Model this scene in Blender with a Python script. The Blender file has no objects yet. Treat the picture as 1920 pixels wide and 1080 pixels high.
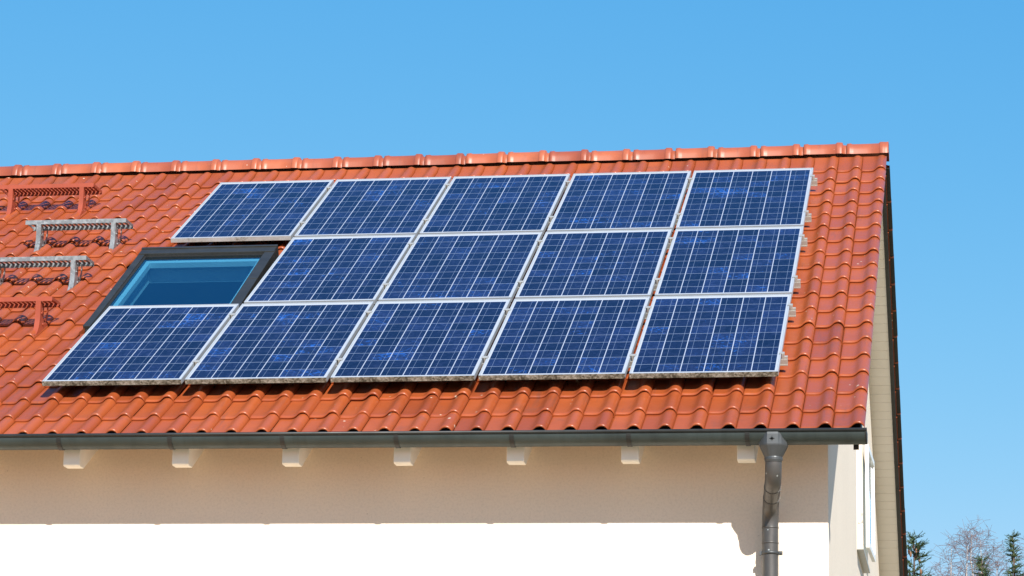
import bpy, bmesh, math, random
import numpy as np
from mathutils import Vector, Matrix

rng = np.random.default_rng(7)
random.seed(11)
scene = bpy.context.scene
COL = scene.collection
Z0 = 5.55                                   # height of the panel datum above the ground
TH = math.radians(31.6)                     # roof pitch
CT, ST = math.cos(TH), math.sin(TH)

# ------------------------------------------------------------------ camera
cam_d = bpy.data.cameras.new("camera")
cam_d.sensor_width = 36.0
cam_d.lens = 36.0 * 5284.93 / 1920.0
cam_d.clip_start = 0.1
cam_d.clip_end = 5000.0
cam = bpy.data.objects.new("camera", cam_d)
COL.objects.link(cam)
Rv = Vector((0.98699017, 0.15944458, 0.02068400))
Uv = Vector((0.01811773, -0.23812380, 0.97106581))
Fv = Vector((-0.15975653, 0.95805766, 0.23791462))
M = Matrix((Rv, Uv, -Fv)).transposed().to_4x4()
M.translation = Vector((6.28918, -18.27067, -3.94540 + Z0))
cam.matrix_world = M
scene.camera = cam

# ------------------------------------------------------------------ sky, sun, exposure
SUN = Vector((0.297, -0.730, 0.572)).normalized()
world = bpy.data.worlds.new("World")
scene.world = world
world.use_nodes = True
wn = world.node_tree
bg = wn.nodes["Background"]
sky = wn.nodes.new("ShaderNodeTexSky")
sky.sky_type = 'NISHITA'
sky.sun_disc = False
sky.sun_elevation = math.asin(SUN.z)
sky.sun_rotation = math.atan2(SUN.x, SUN.y)
sky.altitude = 200
sky.air_density = 1.0
sky.dust_density = 0.3
sky.ozone_density = 3.0
# colour of a clear cold-air day: deeper in red, flatter in blue than the default atmosphere
sp_ = wn.nodes.new("ShaderNodeSeparateColor"); cb_ = wn.nodes.new("ShaderNodeCombineColor")
wn.links.new(sky.outputs[0], sp_.inputs[0])
for i_, (g_, k_) in enumerate(((1.55, 0.305), (0.66, 1.26), (0.28, 3.08))):
    pw_ = wn.nodes.new("ShaderNodeMath"); pw_.operation = 'POWER'; pw_.inputs[1].default_value = g_
    ml_ = wn.nodes.new("ShaderNodeMath"); ml_.operation = 'MULTIPLY'; ml_.inputs[1].default_value = k_
    wn.links.new(sp_.outputs[i_], pw_.inputs[0]); wn.links.new(pw_.outputs[0], ml_.inputs[0]); wn.links.new(ml_.outputs[0], cb_.inputs[i_])
# deeper towards the zenith, as on a dry clear day
tc_ = wn.nodes.new("ShaderNodeTexCoord"); sz_ = wn.nodes.new("ShaderNodeSeparateXYZ"); mr_ = wn.nodes.new("ShaderNodeMapRange")
wn.links.new(tc_.outputs["Generated"], sz_.inputs[0]); wn.links.new(sz_.outputs[2], mr_.inputs[0])
for i_, v_ in ((1, 0.36), (2, 0.86), (3, 1.0), (4, 0.85)): mr_.inputs[i_].default_value = v_
sc_ = wn.nodes.new("ShaderNodeVectorMath"); sc_.operation = 'SCALE'
wn.links.new(cb_.outputs[0], sc_.inputs[0]); wn.links.new(mr_.outputs[0], sc_.inputs["Scale"])
wn.links.new(sc_.outputs[0], bg.inputs["Color"])
bg.inputs["Strength"].default_value = 0.104

sd = bpy.data.lights.new("sun", 'SUN')
sd.energy = 5.0
sd.angle = math.radians(0.53)
sd.color = (1.0, 0.955, 0.88)
sun = bpy.data.objects.new("sun", sd)
COL.objects.link(sun)
sun.rotation_euler = SUN.to_track_quat('Z', 'Y').to_euler()
sun.location = (10, -25, 25)

scene.view_settings.view_transform = 'Standard'
scene.view_settings.look = 'None'
scene.view_settings.exposure = 0.75
scene.view_settings.gamma = 1.0
scene.view_settings.use_curve_mapping = False

# ------------------------------------------------------------------ helpers
def tag(o, label=None, cat=None, group=None, kind=None):
    if label: o["label"] = label
    if cat: o["category"] = cat
    if group: o["group"] = group
    if kind: o["kind"] = kind
    return o

def thing(name, loc, label, cat, group=None):
    o = bpy.data.objects.new(name, None)
    o.empty_display_size = 0.2
    COL.objects.link(o)
    o.location = loc
    return tag(o, label, cat, group)

class MB:
    """collects shapes (in world coordinates) that become ONE mesh object"""
    def __init__(s):
        s.v = []; s.f = []; s.m = []; s.sm = []
    def add(s, vs, fs, mi=0, smooth=False):
        b = len(s.v)
        s.v += [tuple(p) for p in vs]
        for f in fs:
            s.f.append([b + i for i in f]); s.m.append(mi); s.sm.append(smooth)
    def hexa(s, p, mi=0):                    # p: 4 bottom + 4 top corners, counter-clockwise from above
        s.add(p, [(3, 2, 1, 0), (4, 5, 6, 7), (0, 1, 5, 4), (1, 2, 6, 5), (2, 3, 7, 6), (3, 0, 4, 7)], mi)
    def box(s, x0, x1, y0, y1, z0, z1, mi=0, T=None):
        p = [(x0, y0, z0), (x1, y0, z0), (x1, y1, z0), (x0, y1, z0), (x0, y0, z1), (x1, y0, z1), (x1, y1, z1), (x0, y1, z1)]
        if T: p = [T(*q) for q in p]
        s.hexa(p, mi)
    def prism(s, poly, x0, x1, mi=0, T=None):  # poly in (y, z), extruded along x; poly counter-clockwise seen from +x
        n = len(poly)
        p = [(x0, a, b) for a, b in poly] + [(x1, a, b) for a, b in poly]
        if T: p = [T(*q) for q in p]
        fs = [tuple(range(n - 1, -1, -1)), tuple(range(n, 2 * n))]
        for i in range(n):
            j = (i + 1) % n
            fs.append((i, j, n + j, n + i))
        s.add(p, fs, mi)
    def tube(s, pts, rad, seg=12, mi=0, smooth=True, caps=True):
        pts = [Vector(p) for p in pts]
        if not hasattr(rad, '__len__'): rad = [rad] * len(pts)
        b = len(s.v); n = len(pts)
        t0 = (pts[1] - pts[0]).normalized()
        up = Vector((0, 0, 1)) if abs(t0.z) < 0.9 else Vector((1, 0, 0))
        e1 = t0.cross(up).normalized()
        for i, p in enumerate(pts):
            t = ((pts[min(i + 1, n - 1)] - pts[max(i - 1, 0)])).normalized()
            e1 = (e1 - t * e1.dot(t)).normalized()
            e2 = t.cross(e1)
            for k in range(seg):
                a = 2 * math.pi * k / seg
                s.v.append(tuple(p + (e1 * math.cos(a) + e2 * math.sin(a)) * rad[i]))
        for i in range(n - 1):
            for k in range(seg):
                k2 = (k + 1) % seg
                s.f.append([b + i * seg + k, b + i * seg + k2, b + (i + 1) * seg + k2, b + (i + 1) * seg + k]); s.m.append(mi); s.sm.append(smooth)
        if caps:
            s.f.append([b + k for k in range(seg - 1, -1, -1)]); s.m.append(mi); s.sm.append(False)
            s.f.append([b + (n - 1) * seg + k for k in range(seg)]); s.m.append(mi); s.sm.append(False)
    def build(s, name, mats, parent=None, bevel=0.0):
        me = bpy.data.meshes.new(name)
        vs = s.v
        if parent is not None:
            off = total_loc(parent)
            vs = [(x - off[0], y - off[1], z - off[2]) for x, y, z in s.v]
        me.from_pydata(vs, [], s.f)
        me.polygons.foreach_set("material_index", s.m)
        me.polygons.foreach_set("use_smooth", s.sm)
        if not isinstance(mats, (list, tuple)): mats = [mats]
        for m in mats: me.materials.append(m)
        me.update()
        o = bpy.data.objects.new(name, me)
        COL.objects.link(o)
        if parent is not None: o.parent = parent
        if bevel:
            bv = o.modifiers.new("bevel", 'BEVEL')
            bv.width = bevel; bv.segments = 2; bv.limit_method = 'ANGLE'; bv.angle_limit = math.radians(40)
        return o

def total_loc(o):
    x = y = z = 0.0
    while o is not None:
        x += o.location[0]; y += o.location[1]; z += o.location[2]
        o = o.parent
    return (x, y, z)

def copy_tree(o, parent=None):
    c = o.copy(); COL.objects.link(c)
    if parent is not None: c.parent = parent
    for ch in list(o.children): copy_tree(ch, c)
    return c

def RF(u, v, h):                             # front slope: u along the eave, v up the slope, h out of it
    return (u, v * CT - h * ST, v * ST + h * CT + Z0)
YM = 5.127                                   # ridge line
def RB(u, v, h):                             # back slope: the same, mirrored at the ridge
    x, y, z = RF(u, v, h)
    return (x, 2 * YM - y, z)

# ------------------------------------------------------------------ materials
def mat(name):
    m = bpy.data.materials.new(name); m.use_nodes = True
    nt = m.node_tree
    return m, nt, nt.nodes["Principled BSDF"]

def N(nt, typ, **kw):
    n = nt.nodes.new(typ)
    for k, v in kw.items():
        if k.startswith("i_"):
            key = k[2:]
            key = int(key) if key.isdigit() else key.replace("_", " ")
            n.inputs[key].default_value = v
        else: setattr(n, k, v)
    return n

def noise(nt, scale, detail=4, rough=0.55, vec=None, dim='3D'):
    n = N(nt, "ShaderNodeTexNoise", i_Scale=scale, i_Detail=detail, i_Roughness=rough)
    n.noise_dimensions = dim
    if vec is not None: nt.links.new(vec, n.inputs["Vector"])
    return n.outputs["Fac"]

def ramp(nt, fac, stops):
    r = nt.nodes.new("ShaderNodeValToRGB")
    el = r.color_ramp.elements
    while len(el) < len(stops): el.new(0.5)
    for e, (p, c) in zip(el, stops):
        e.position = p
        e.color = (c, c, c, 1) if not hasattr(c, '__len__') else (*c, 1)
    nt.links.new(fac, r.inputs[0])
    return r.outputs[0]

def mix(nt, fac, a, b, mode='MIX'):
    m = nt.nodes.new("ShaderNodeMix"); m.data_type = 'RGBA'; m.blend_type = mode
    for sock, val in ((m.inputs[0], fac), (m.inputs[6], a), (m.inputs[7], b)):
        if hasattr(val, 'is_linked') or isinstance(val, bpy.types.NodeSocket): nt.links.new(val, sock)
        elif hasattr(val, '__len__'): sock.default_value = (*val, 1)
        else: sock.default_value = val
    return m.outputs[2]

def math_n(nt, op, a, b=None, c=None):
    m = nt.nodes.new("ShaderNodeMath"); m.operation = op
    for i, val in enumerate((a, b, c)):
        if val is None: continue
        if isinstance(val, bpy.types.NodeSocket): nt.links.new(val, m.inputs[i])
        else: m.inputs[i].default_value = val
    return m.outputs[0]

def bump(nt, bsdf, height, strength=0.2, dist=0.01):
    b = N(nt, "ShaderNodeBump", i_Strength=strength, i_Distance=dist)
    nt.links.new(height, b.inputs["Height"])
    nt.links.new(b.outputs[0], bsdf.inputs["Normal"])

def objco(nt):
    return nt.nodes.new("ShaderNodeTexCoord").outputs["Object"]

def m_simple(name, c, rough=0.5, metal=0.0, var=0.12, scale=8.0, bmp=0.0, spec=None):
    m, nt, b = mat(name)
    co = objco(nt)
    n = noise(nt, scale, 5, 0.6, co)
    lo = tuple(x * (1 - var) for x in c); hi = tuple(min(1, x * (1 + var)) for x in c)
    nt.links.new(ramp(nt, n, [(0.3, lo), (0.7, hi)]), b.inputs["Base Color"])
    b.inputs["Roughness"].default_value = rough
    b.inputs["Metallic"].default_value = metal
    if spec is not None: b.inputs["Specular IOR Level"].default_value = spec
    if bmp: bump(nt, b, noise(nt, scale * 12, 3, 0.6, co), bmp, 0.004)
    return m

def m_tile(name, base, r0=0.29, r1=0.43, lich=0.125):
    m, nt, b = mat(name)
    co = objco(nt)
    at = N(nt, "ShaderNodeAttribute"); at.attribute_name = "tint"
    t = at.outputs["Fac"]
    darkc = tuple(x * y for x, y in zip(base, (0.74, 0.68, 0.70)))
    litec = tuple(x * y for x, y in zip(base, (1.14, 1.22, 1.15)))
    c = ramp(nt, t, [(0.0, darkc), (0.5, base), (1.0, litec)])
    # soft blotches in the engobe
    c = mix(nt, ramp(nt, noise(nt, 5.0, 5, 0.6, co), [(0.35, 0.0), (0.7, 0.5)]), c, (base[0] * 0.80, base[1] * 0.82, base[2] * 1.1))
    # grime
    c = mix(nt, ramp(nt, noise(nt, 2.3, 8, 0.72, co), [(0.57, 0.0), (0.76, 0.6)]), c, (0.12, 0.055, 0.04))
    # dark run-off streaks down the slope
    mp = nt.nodes.new('ShaderNodeMapping'); nt.links.new(co, mp.inputs[0]); mp.inputs['Scale'].default_value = (16.0, 1.6, 1.6)
    c = mix(nt, ramp(nt, noise(nt, 1.0, 5, 0.65, mp.outputs[0]), [(0.58, 0.0), (0.74, 0.42)]), c, (0.10, 0.045, 0.035))
    # lichen specks
    vo = N(nt, "ShaderNodeTexVoronoi", i_Scale=9.0)
    nt.links.new(co, vo.inputs["Vector"])
    spot = math_n(nt, 'LESS_THAN', vo.outputs["Distance"], math_n(nt, 'MULTIPLY', ramp(nt, noise(nt, 1.3, 2, 0.5, co), [(0.42, 0.0), (0.72, 1.0)]), lich))
    c = mix(nt, math_n(nt, 'MULTIPLY', spot, 0.8), c, (0.62, 0.52, 0.40))
    nt.links.new(c, b.inputs["Base Color"])
    nt.links.new(ramp(nt, noise(nt, 14.0, 4, 0.6, co), [(0.3, r0), (0.7, r1)]), b.inputs["Roughness"])
    b.inputs["Specular IOR Level"].default_value = 0.5
    bump(nt, b, noise(nt, 90.0, 3, 0.6, co), 0.05, 0.003)
    return m

TILE = m_tile("clay_tile", (0.305, 0.066, 0.017))
RIDGE = m_tile("clay_ridge", (0.33, 0.083, 0.034), 0.38, 0.52, 0.22)

def m_plaster(name, c):
    m, nt, b = mat(name)
    co = objco(nt)
    big = ramp(nt, noise(nt, 0.9, 6, 0.6, co), [(0.3, tuple(x * 0.95 for x in c)), (0.7, c)])
    fine = ramp(nt, noise(nt, 60.0, 3, 0.7, co), [(0.30, 0.90), (0.55, 1.0)])
    col = mix(nt, 1.0, big, fine, 'MULTIPLY')
    vo = N(nt, "ShaderNodeTexVoronoi", i_Scale=7.0)
    nt.links.new(co, vo.inputs["Vector"])
    speck = math_n(nt, 'LESS_THAN', vo.outputs["Distance"], 0.035)
    col = mix(nt, math_n(nt, 'MULTIPLY', speck, 0.3), col, (0.2, 0.14, 0.09))
    nt.links.new(col, b.inputs["Base Color"])
    b.inputs["Roughness"].default_value = 0.9
    b.inputs["Specular IOR Level"].default_value = 0.2
    bump(nt, b, noise(nt, 110.0, 4, 0.7, co), 0.35, 0.004)
    return m

PLASTER = m_plaster("cream_plaster", (0.80, 0.705, 0.585))
WOODW = m_simple("white_painted_wood", (0.86, 0.84, 0.77), 0.55, 0, 0.06, 6.0, 0.05)
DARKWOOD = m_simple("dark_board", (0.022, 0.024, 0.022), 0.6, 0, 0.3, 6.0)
FELT = m_simple("roof_felt", (0.02, 0.018, 0.016), 0.9, 0, 0.2, 6.0)
ALU = m_simple("aluminium", (0.40, 0.43, 0.455), 0.42, 0.3, 0.06, 10.0)
RAILM = m_simple("rail_aluminium", (0.46, 0.45, 0.41), 0.45, 0.5, 0.08, 14.0)
WHITE = m_simple("white_window_paint", (0.80, 0.80, 0.78), 0.35, 0, 0.04, 6.0)
REVEAL = m_simple("white_lining", (0.78, 0.80, 0.78), 0.6, 0, 0.03, 6.0)
DARKMETAL = m_simple("dark_cladding", (0.024, 0.025, 0.023), 0.48, 0.15, 0.25, 7.0)
RUBBER = m_simple("black_rubber", (0.012, 0.012, 0.012), 0.6, 0, 0.2)
APRON = m_simple("grey_apron", (0.24, 0.215, 0.18), 0.8, 0, 0.35, 30.0, 0.3)
REDPAINT = m_simple("red_powder_coat", (0.29, 0.056, 0.025), 0.38, 0, 0.12, 10.0)
BARK = m_simple("dark_bark", (0.075, 0.05, 0.04), 0.9, 0, 0.3, 5.0)
TWIG = m_simple("birch_twig", (0.165, 0.12, 0.125), 0.8, 0, 0.25, 2.0)
BIRCH = m_simple("birch_bark", (0.42, 0.37, 0.33), 0.8, 0, 0.4, 6.0)
CONE = m_simple("spruce_cone", (0.20, 0.095, 0.045), 0.7, 0, 0.3, 30.0)

def m_needle():
    m, nt, b = mat("spruce_needle")
    co = objco(nt)
    nt.links.new(ramp(nt, noise(nt, 5.0, 3, 0.6, co), [(0.3, (0.018, 0.038, 0.012)), (0.55, (0.045, 0.078, 0.022)), (0.75, (0.12, 0.14, 0.045))]), b.inputs["Base Color"])
    b.inputs["Roughness"].default_value = 0.65
    return m
NEEDLE = m_needle()

def m_zinc(name, c, spot=0.0):
    m, nt, b = mat(name)
    co = objco(nt)
    col = ramp(nt, noise(nt, 3.0, 6, 0.65, co), [(0.3, tuple(x * 0.8 for x in c)), (0.7, tuple(x * 1.25 for x in c))])
    if spot:
        vo = N(nt, "ShaderNodeTexVoronoi", i_Scale=16.0)
        nt.links.new(co, vo.inputs["Vector"])
        sp = math_n(nt, 'LESS_THAN', vo.outputs["Distance"], spot)
        col = mix(nt, math_n(nt, 'MULTIPLY', sp, 0.7), col, (0.5, 0.55, 0.55))
    nt.links.new(col, b.inputs["Base Color"])
    mp = nt.nodes.new('ShaderNodeMapping'); nt.links.new(co, mp.inputs[0]); mp.inputs['Scale'].default_value = (9.0, 1.0, 1.2)
    col = mix(nt, ramp(nt, noise(nt, 1.0, 6, 0.7, mp.outputs[0]), [(0.5, 0.0), (0.72, 0.55)]), col, tuple(x * 0.45 for x in c)) 
    nt.links.new(col, b.inputs['Base Color'])
    b.inputs["Metallic"].default_value = 0.45
    nt.links.new(ramp(nt, noise(nt, 9.0, 4, 0.6, co), [(0.3, 0.38), (0.7, 0.55)]), b.inputs["Roughness"])
    return m
ZINC = m_zinc("weathered_zinc", (0.044, 0.060, 0.060))
ZINCF = m_zinc("funnel_zinc", (0.072, 0.078, 0.082))
ZINCP = m_zinc("downspout_zinc", (0.088, 0.085, 0.083), 0.10)
ZINCD = m_zinc("dark_zinc", (0.028, 0.03, 0.03))

def m_galv():
    m, nt, b = mat("galvanised_steel")
    co = objco(nt)
    vo = N(nt, "ShaderNodeTexVoronoi", i_Scale=45.0)
    nt.links.new(co, vo.inputs["Vector"])
    sp = ramp(nt, vo.outputs["Color"], [(0.2, (0.21, 0.22, 0.225)), (0.8, (0.34, 0.355, 0.36))])
    gr = ramp(nt, noise(nt, 12.0, 5, 0.65, co), [(0.35, 1.0), (0.75, 0.6)])
    nt.links.new(mix(nt, 1.0, sp, gr, 'MULTIPLY'), b.inputs["Base Color"])
    b.inputs["Metallic"].default_value = 0.5
    b.inputs["Roughness"].default_value = 0.45
    return m
GALV = m_galv()

def m_dirty():
    m, nt, b = mat("mossy_frame_edge")
    co = objco(nt)
    n1 = noise(nt, 60.0, 6, 0.75, co)
    n2 = noise(nt, 9.0, 4, 0.6, co)
    s = math_n(nt, 'ADD', math_n(nt, 'MULTIPLY', n1, 0.65), math_n(nt, 'MULTIPLY', n2, 0.35))
    nt.links.new(ramp(nt, s, [(0.44, (0.035, 0.030, 0.016)), (0.50, (0.11, 0.10, 0.07)), (0.56, (0.24, 0.225, 0.18)), (0.66, (0.40, 0.385, 0.345))]), b.inputs["Base Color"])
    b.inputs["Roughness"].default_value = 0.8
    return m
DIRTY = m_dirty()
def m_dusty():
    m, nt, b = mat("dusty_frame_edge")
    co = objco(nt)
    s = math_n(nt, 'ADD', math_n(nt, 'MULTIPLY', noise(nt, 45.0, 5, 0.7, co), 0.45), math_n(nt, 'MULTIPLY', noise(nt, 4.0, 4, 0.6, co), 0.55))
    nt.links.new(ramp(nt, s, [(0.36, (0.10, 0.09, 0.06)), (0.46, (0.33, 0.33, 0.31)), (0.62, (0.42, 0.43, 0.43))]), b.inputs["Base Color"])
    b.inputs["Roughness"].default_value = 0.6
    return m
DUSTY = m_dusty()

WC, HC = 0.946, 1.578                        # cell field of one module
def m_cells():
    m, nt, b = mat("polycrystalline_cells")
    uv = nt.nodes.new("ShaderNodeUVMap"); uv.uv_map = "UVMap"
    sep = nt.nodes.new("ShaderNodeSeparateXYZ"); nt.links.new(uv.outputs[0], sep.inputs[0])
    s, t = sep.outputs[0], sep.outputs[1]
    oi = nt.nodes.new("ShaderNodeObjectInfo")
    rnd = oi.outputs["Random"]
    pc, pr = (WC + 0.003) / 6, (HC + 0.003) / 10
    def cell(x, pitch):
        q = math_n(nt, 'DIVIDE', x, pitch)
        return math_n(nt, 'FLOOR', q), math_n(nt, 'MULTIPLY', math_n(nt, 'FRACT', q), pitch)
    ci, cx = cell(s, pc)
    ri, ry = cell(t, pr)
    colgap = math_n(nt, 'GREATER_THAN', cx, pc - 0.0062)
    rowgap = math_n(nt, 'GREATER_THAN', ry, pr - 0.0048)
    def band(x, c0, w):
        return math_n(nt, 'LESS_THAN', math_n(nt, 'ABSOLUTE', math_n(nt, 'SUBTRACT', x, c0)), w)
    bus = math_n(nt, 'MAXIMUM', band(cx, 0.039, 0.0012), band(cx, 0.117, 0.0012))
    out = math_n(nt, 'MAXIMUM', math_n(nt, 'MAXIMUM', math_n(nt, 'LESS_THAN', s, 0.0), math_n(nt, 'GREATER_THAN', s, WC)),
                 math_n(nt, 'MAXIMUM', math_n(nt, 'LESS_THAN', t, 0.0), math_n(nt, 'GREATER_THAN', t, HC)))
    cid = nt.nodes.new("ShaderNodeCombineXYZ")
    nt.links.new(ci, cid.inputs[0]); nt.links.new(ri, cid.inputs[1])
    nt.links.new(math_n(nt, 'MULTIPLY', rnd, 97.0), cid.inputs[2])
    wnz = nt.nodes.new("ShaderNodeTexWhiteNoise"); wnz.noise_dimensions = '3D'
    nt.links.new(cid.outputs[0], wnz.inputs["Vector"])
    crand = wnz.outputs["Value"]
    # crystal flakes: polygons that differ a little in tone
    off = nt.nodes.new("ShaderNodeCombineXYZ")
    nt.links.new(s, off.inputs[0]); nt.links.new(t, off.inputs[1])
    nt.links.new(math_n(nt, 'MULTIPLY', rnd, 31.0), off.inputs[2])
    vo = N(nt, "ShaderNodeTexVoronoi", i_Scale=46.0)
    nt.links.new(off.outputs[0], vo.inputs["Vector"])
    flake = nt.nodes.new("ShaderNodeSeparateColor"); nt.links.new(vo.outputs["Color"], flake.inputs[0])
    base = ramp(nt, crand, [(0.0, (0.0055, 0.0085, 0.030)), (0.6, (0.008, 0.012, 0.043)), (1.0, (0.011, 0.019, 0.070))])
    fl = ramp(nt, flake.outputs[0], [(0.0, (0.72, 0.72, 0.75)), (0.7, (1.1, 1.1, 1.05)), (1.0, (1.7, 1.6, 1.35))])
    base = mix(nt, 1.0, base, fl, 'MULTIPLY')
    # bright azure flakes, only in some cells and clustered along some columns
    clus = noise(nt, 2.6, 2, 0.5, off.outputs[0])
    patch = noise(nt, 42.0, 3, 0.6, off.outputs[0])
    sc = math_n(nt, 'ADD', math_n(nt, 'MULTIPLY', crand, 0.30), math_n(nt, 'ADD', math_n(nt, 'MULTIPLY', clus, 0.75), math_n(nt, 'MULTIPLY', patch, 0.85)))
    hot = ramp(nt, sc, [(1.05, 0.0), (1.0, 0.0)]) if False else math_n(nt, 'MULTIPLY', math_n(nt, 'SUBTRACT', sc, 1.13), 7.0)
    hotc = nt.nodes.new("ShaderNodeClamp"); nt.links.new(hot, hotc.inputs[0])
    hot2 = math_n(nt, 'MULTIPLY', hotc.outputs[0], ramp(nt, flake.outputs[1], [(0.2, 0.15), (0.8, 1.0)]))
    base = mix(nt, hot2, base, (0.014, 0.075, 0.31))
    col = mix(nt, math_n(nt, 'MULTIPLY', bus, 0.7), base, (0.15, 0.20, 0.29))
    col = mix(nt, math_n(nt, 'MULTIPLY', rowgap, 0.85), col, (0.22, 0.28, 0.38))
    col = mix(nt, colgap, col, (0.31, 0.35, 0.42))
    col = mix(nt, out, col, (0.34, 0.37, 0.41))
    nt.links.new(col, b.inputs["Base Color"])
    b.inputs["Roughness"].default_value = 0.12
    b.inputs["IOR"].default_value = 1.31
    return m
CELLS = m_cells()

def m_pane(name, tint, trans=True):
    m, nt, b = mat(name)
    nt.nodes.remove(b)
    out = nt.nodes["Material Output"]
    lw = N(nt, "ShaderNodeLayerWeight", i_Blend=0.5)      # double glazing: several reflecting faces
    fr_v = math_n(nt, 'MULTIPLY_ADD', math_n(nt, 'POWER', lw.outputs["Facing"], 3.0), 0.80, 0.10)
    gl = N(nt, "ShaderNodeBsdfGlossy", i_Roughness=0.01); gl.inputs["Color"].default_value = (0.95, 0.97, 1, 1)
    tr = N(nt, "ShaderNodeBsdfTransparent"); tr.inputs["Color"].default_value = (*tint, 1)
    mx = nt.nodes.new("ShaderNodeMixShader")
    nt.links.new(fr_v, mx.inputs[0]); nt.links.new(tr.outputs[0], mx.inputs[1]); nt.links.new(gl.outputs[0], mx.inputs[2])
    nt.links.new(mx.outputs[0], out.inputs["Surface"])
    return m
PANE = m_pane("roof_window_glass", (0.27, 0.54, 0.66))
PANE2 = m_pane("window_glass", (0.8, 0.86, 0.86))

def m_soffit():
    m, nt, b = mat("soffit_boards")
    co = objco(nt)
    n = noise(nt, 1.5, 5, 0.6, co)
    nt.links.new(ramp(nt, n, [(0.3, (0.74, 0.70, 0.63)), (0.7, (0.80, 0.77, 0.71))]), b.inputs["Base Color"])
    b.inputs["Roughness"].default_value = 0.7
    return m
SOFFIT = m_soffit()
EAVEWOOD = m_simple("stained_eave_boards", (0.30, 0.15, 0.06), 0.6, 0, 0.15, 5.0)

def m_ground():
    m, nt, b = mat("yard_ground")
    co = objco(nt)
    n1 = noise(nt, 0.05, 5, 0.6, co); n2 = noise(nt, 3.0, 6, 0.7, co)
    g = ramp(nt, n2, [(0.3, (0.10, 0.105, 0.04)), (0.7, (0.20, 0.17, 0.08))])
    e = ramp(nt, n2, [(0.3, (0.26, 0.20, 0.13)), (0.7, (0.38, 0.30, 0.21))])
    nt.links.new(mix(nt, ramp(nt, n1, [(0.42, 0.0), (0.58, 1.0)]), g, e), b.inputs["Base Color"])
    b.inputs["Roughness"].default_value = 0.95
    return m
GROUND = m_ground()
def m_bounce_paving():
    m, nt, b = mat("bounce_paving")
    co = objco(nt)
    br = N(nt, "ShaderNodeTexBrick", i_Scale=3.0); nt.links.new(co, br.inputs["Vector"])
    br.inputs["Color1"].default_value = (0.62, 0.36, 0.15, 1); br.inputs["Color2"].default_value = (0.55, 0.31, 0.13, 1)  # saturated orange, chosen for the bounce it throws on the wall
    br.inputs["Mortar"].default_value = (0.2, 0.16, 0.11, 1)
    nt.links.new(br.outputs[0], b.inputs["Base Color"]); b.inputs["Roughness"].default_value = 0.9
    return m
BOUNCE_PAVING = m_bounce_paving()

# ------------------------------------------------------------------ setting
mb = MB(); mb.add([(-900, -900, 0), (900, -900, 0), (900, 900, 0), (-900, 900, 0)], [(0, 1, 2, 3)])
tag(mb.build("ground", GROUND), kind="structure")
mb = MB(); mb.add([(-9, -6.5, 0.004), (3.6, -6.5, 0.004), (3.6, -0.16, 0.004), (-9, -0.16, 0.004)], [(0, 1, 2, 3)])  # unseen paving, added to throw warm bounce light onto the shaded front wall
tag(mb.build("added_bounce_paving", BOUNCE_PAVING), kind="structure")

# ------------------------------------------------------------------ house
U0 = 5.63 - 0.2045 * 47                      # left verge of the roof
U1 = 5.63
XL, XG = U0 + 0.26, 5.37                     # left and right gable faces
YW = -0.14                                   # front wall face
YB = 2 * YM - YW
house = thing("house", ((XL + XG) / 2, YM, 0.0), "white rendered house with an orange tiled pitched roof carrying solar panels", "house")
HL = house

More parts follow.
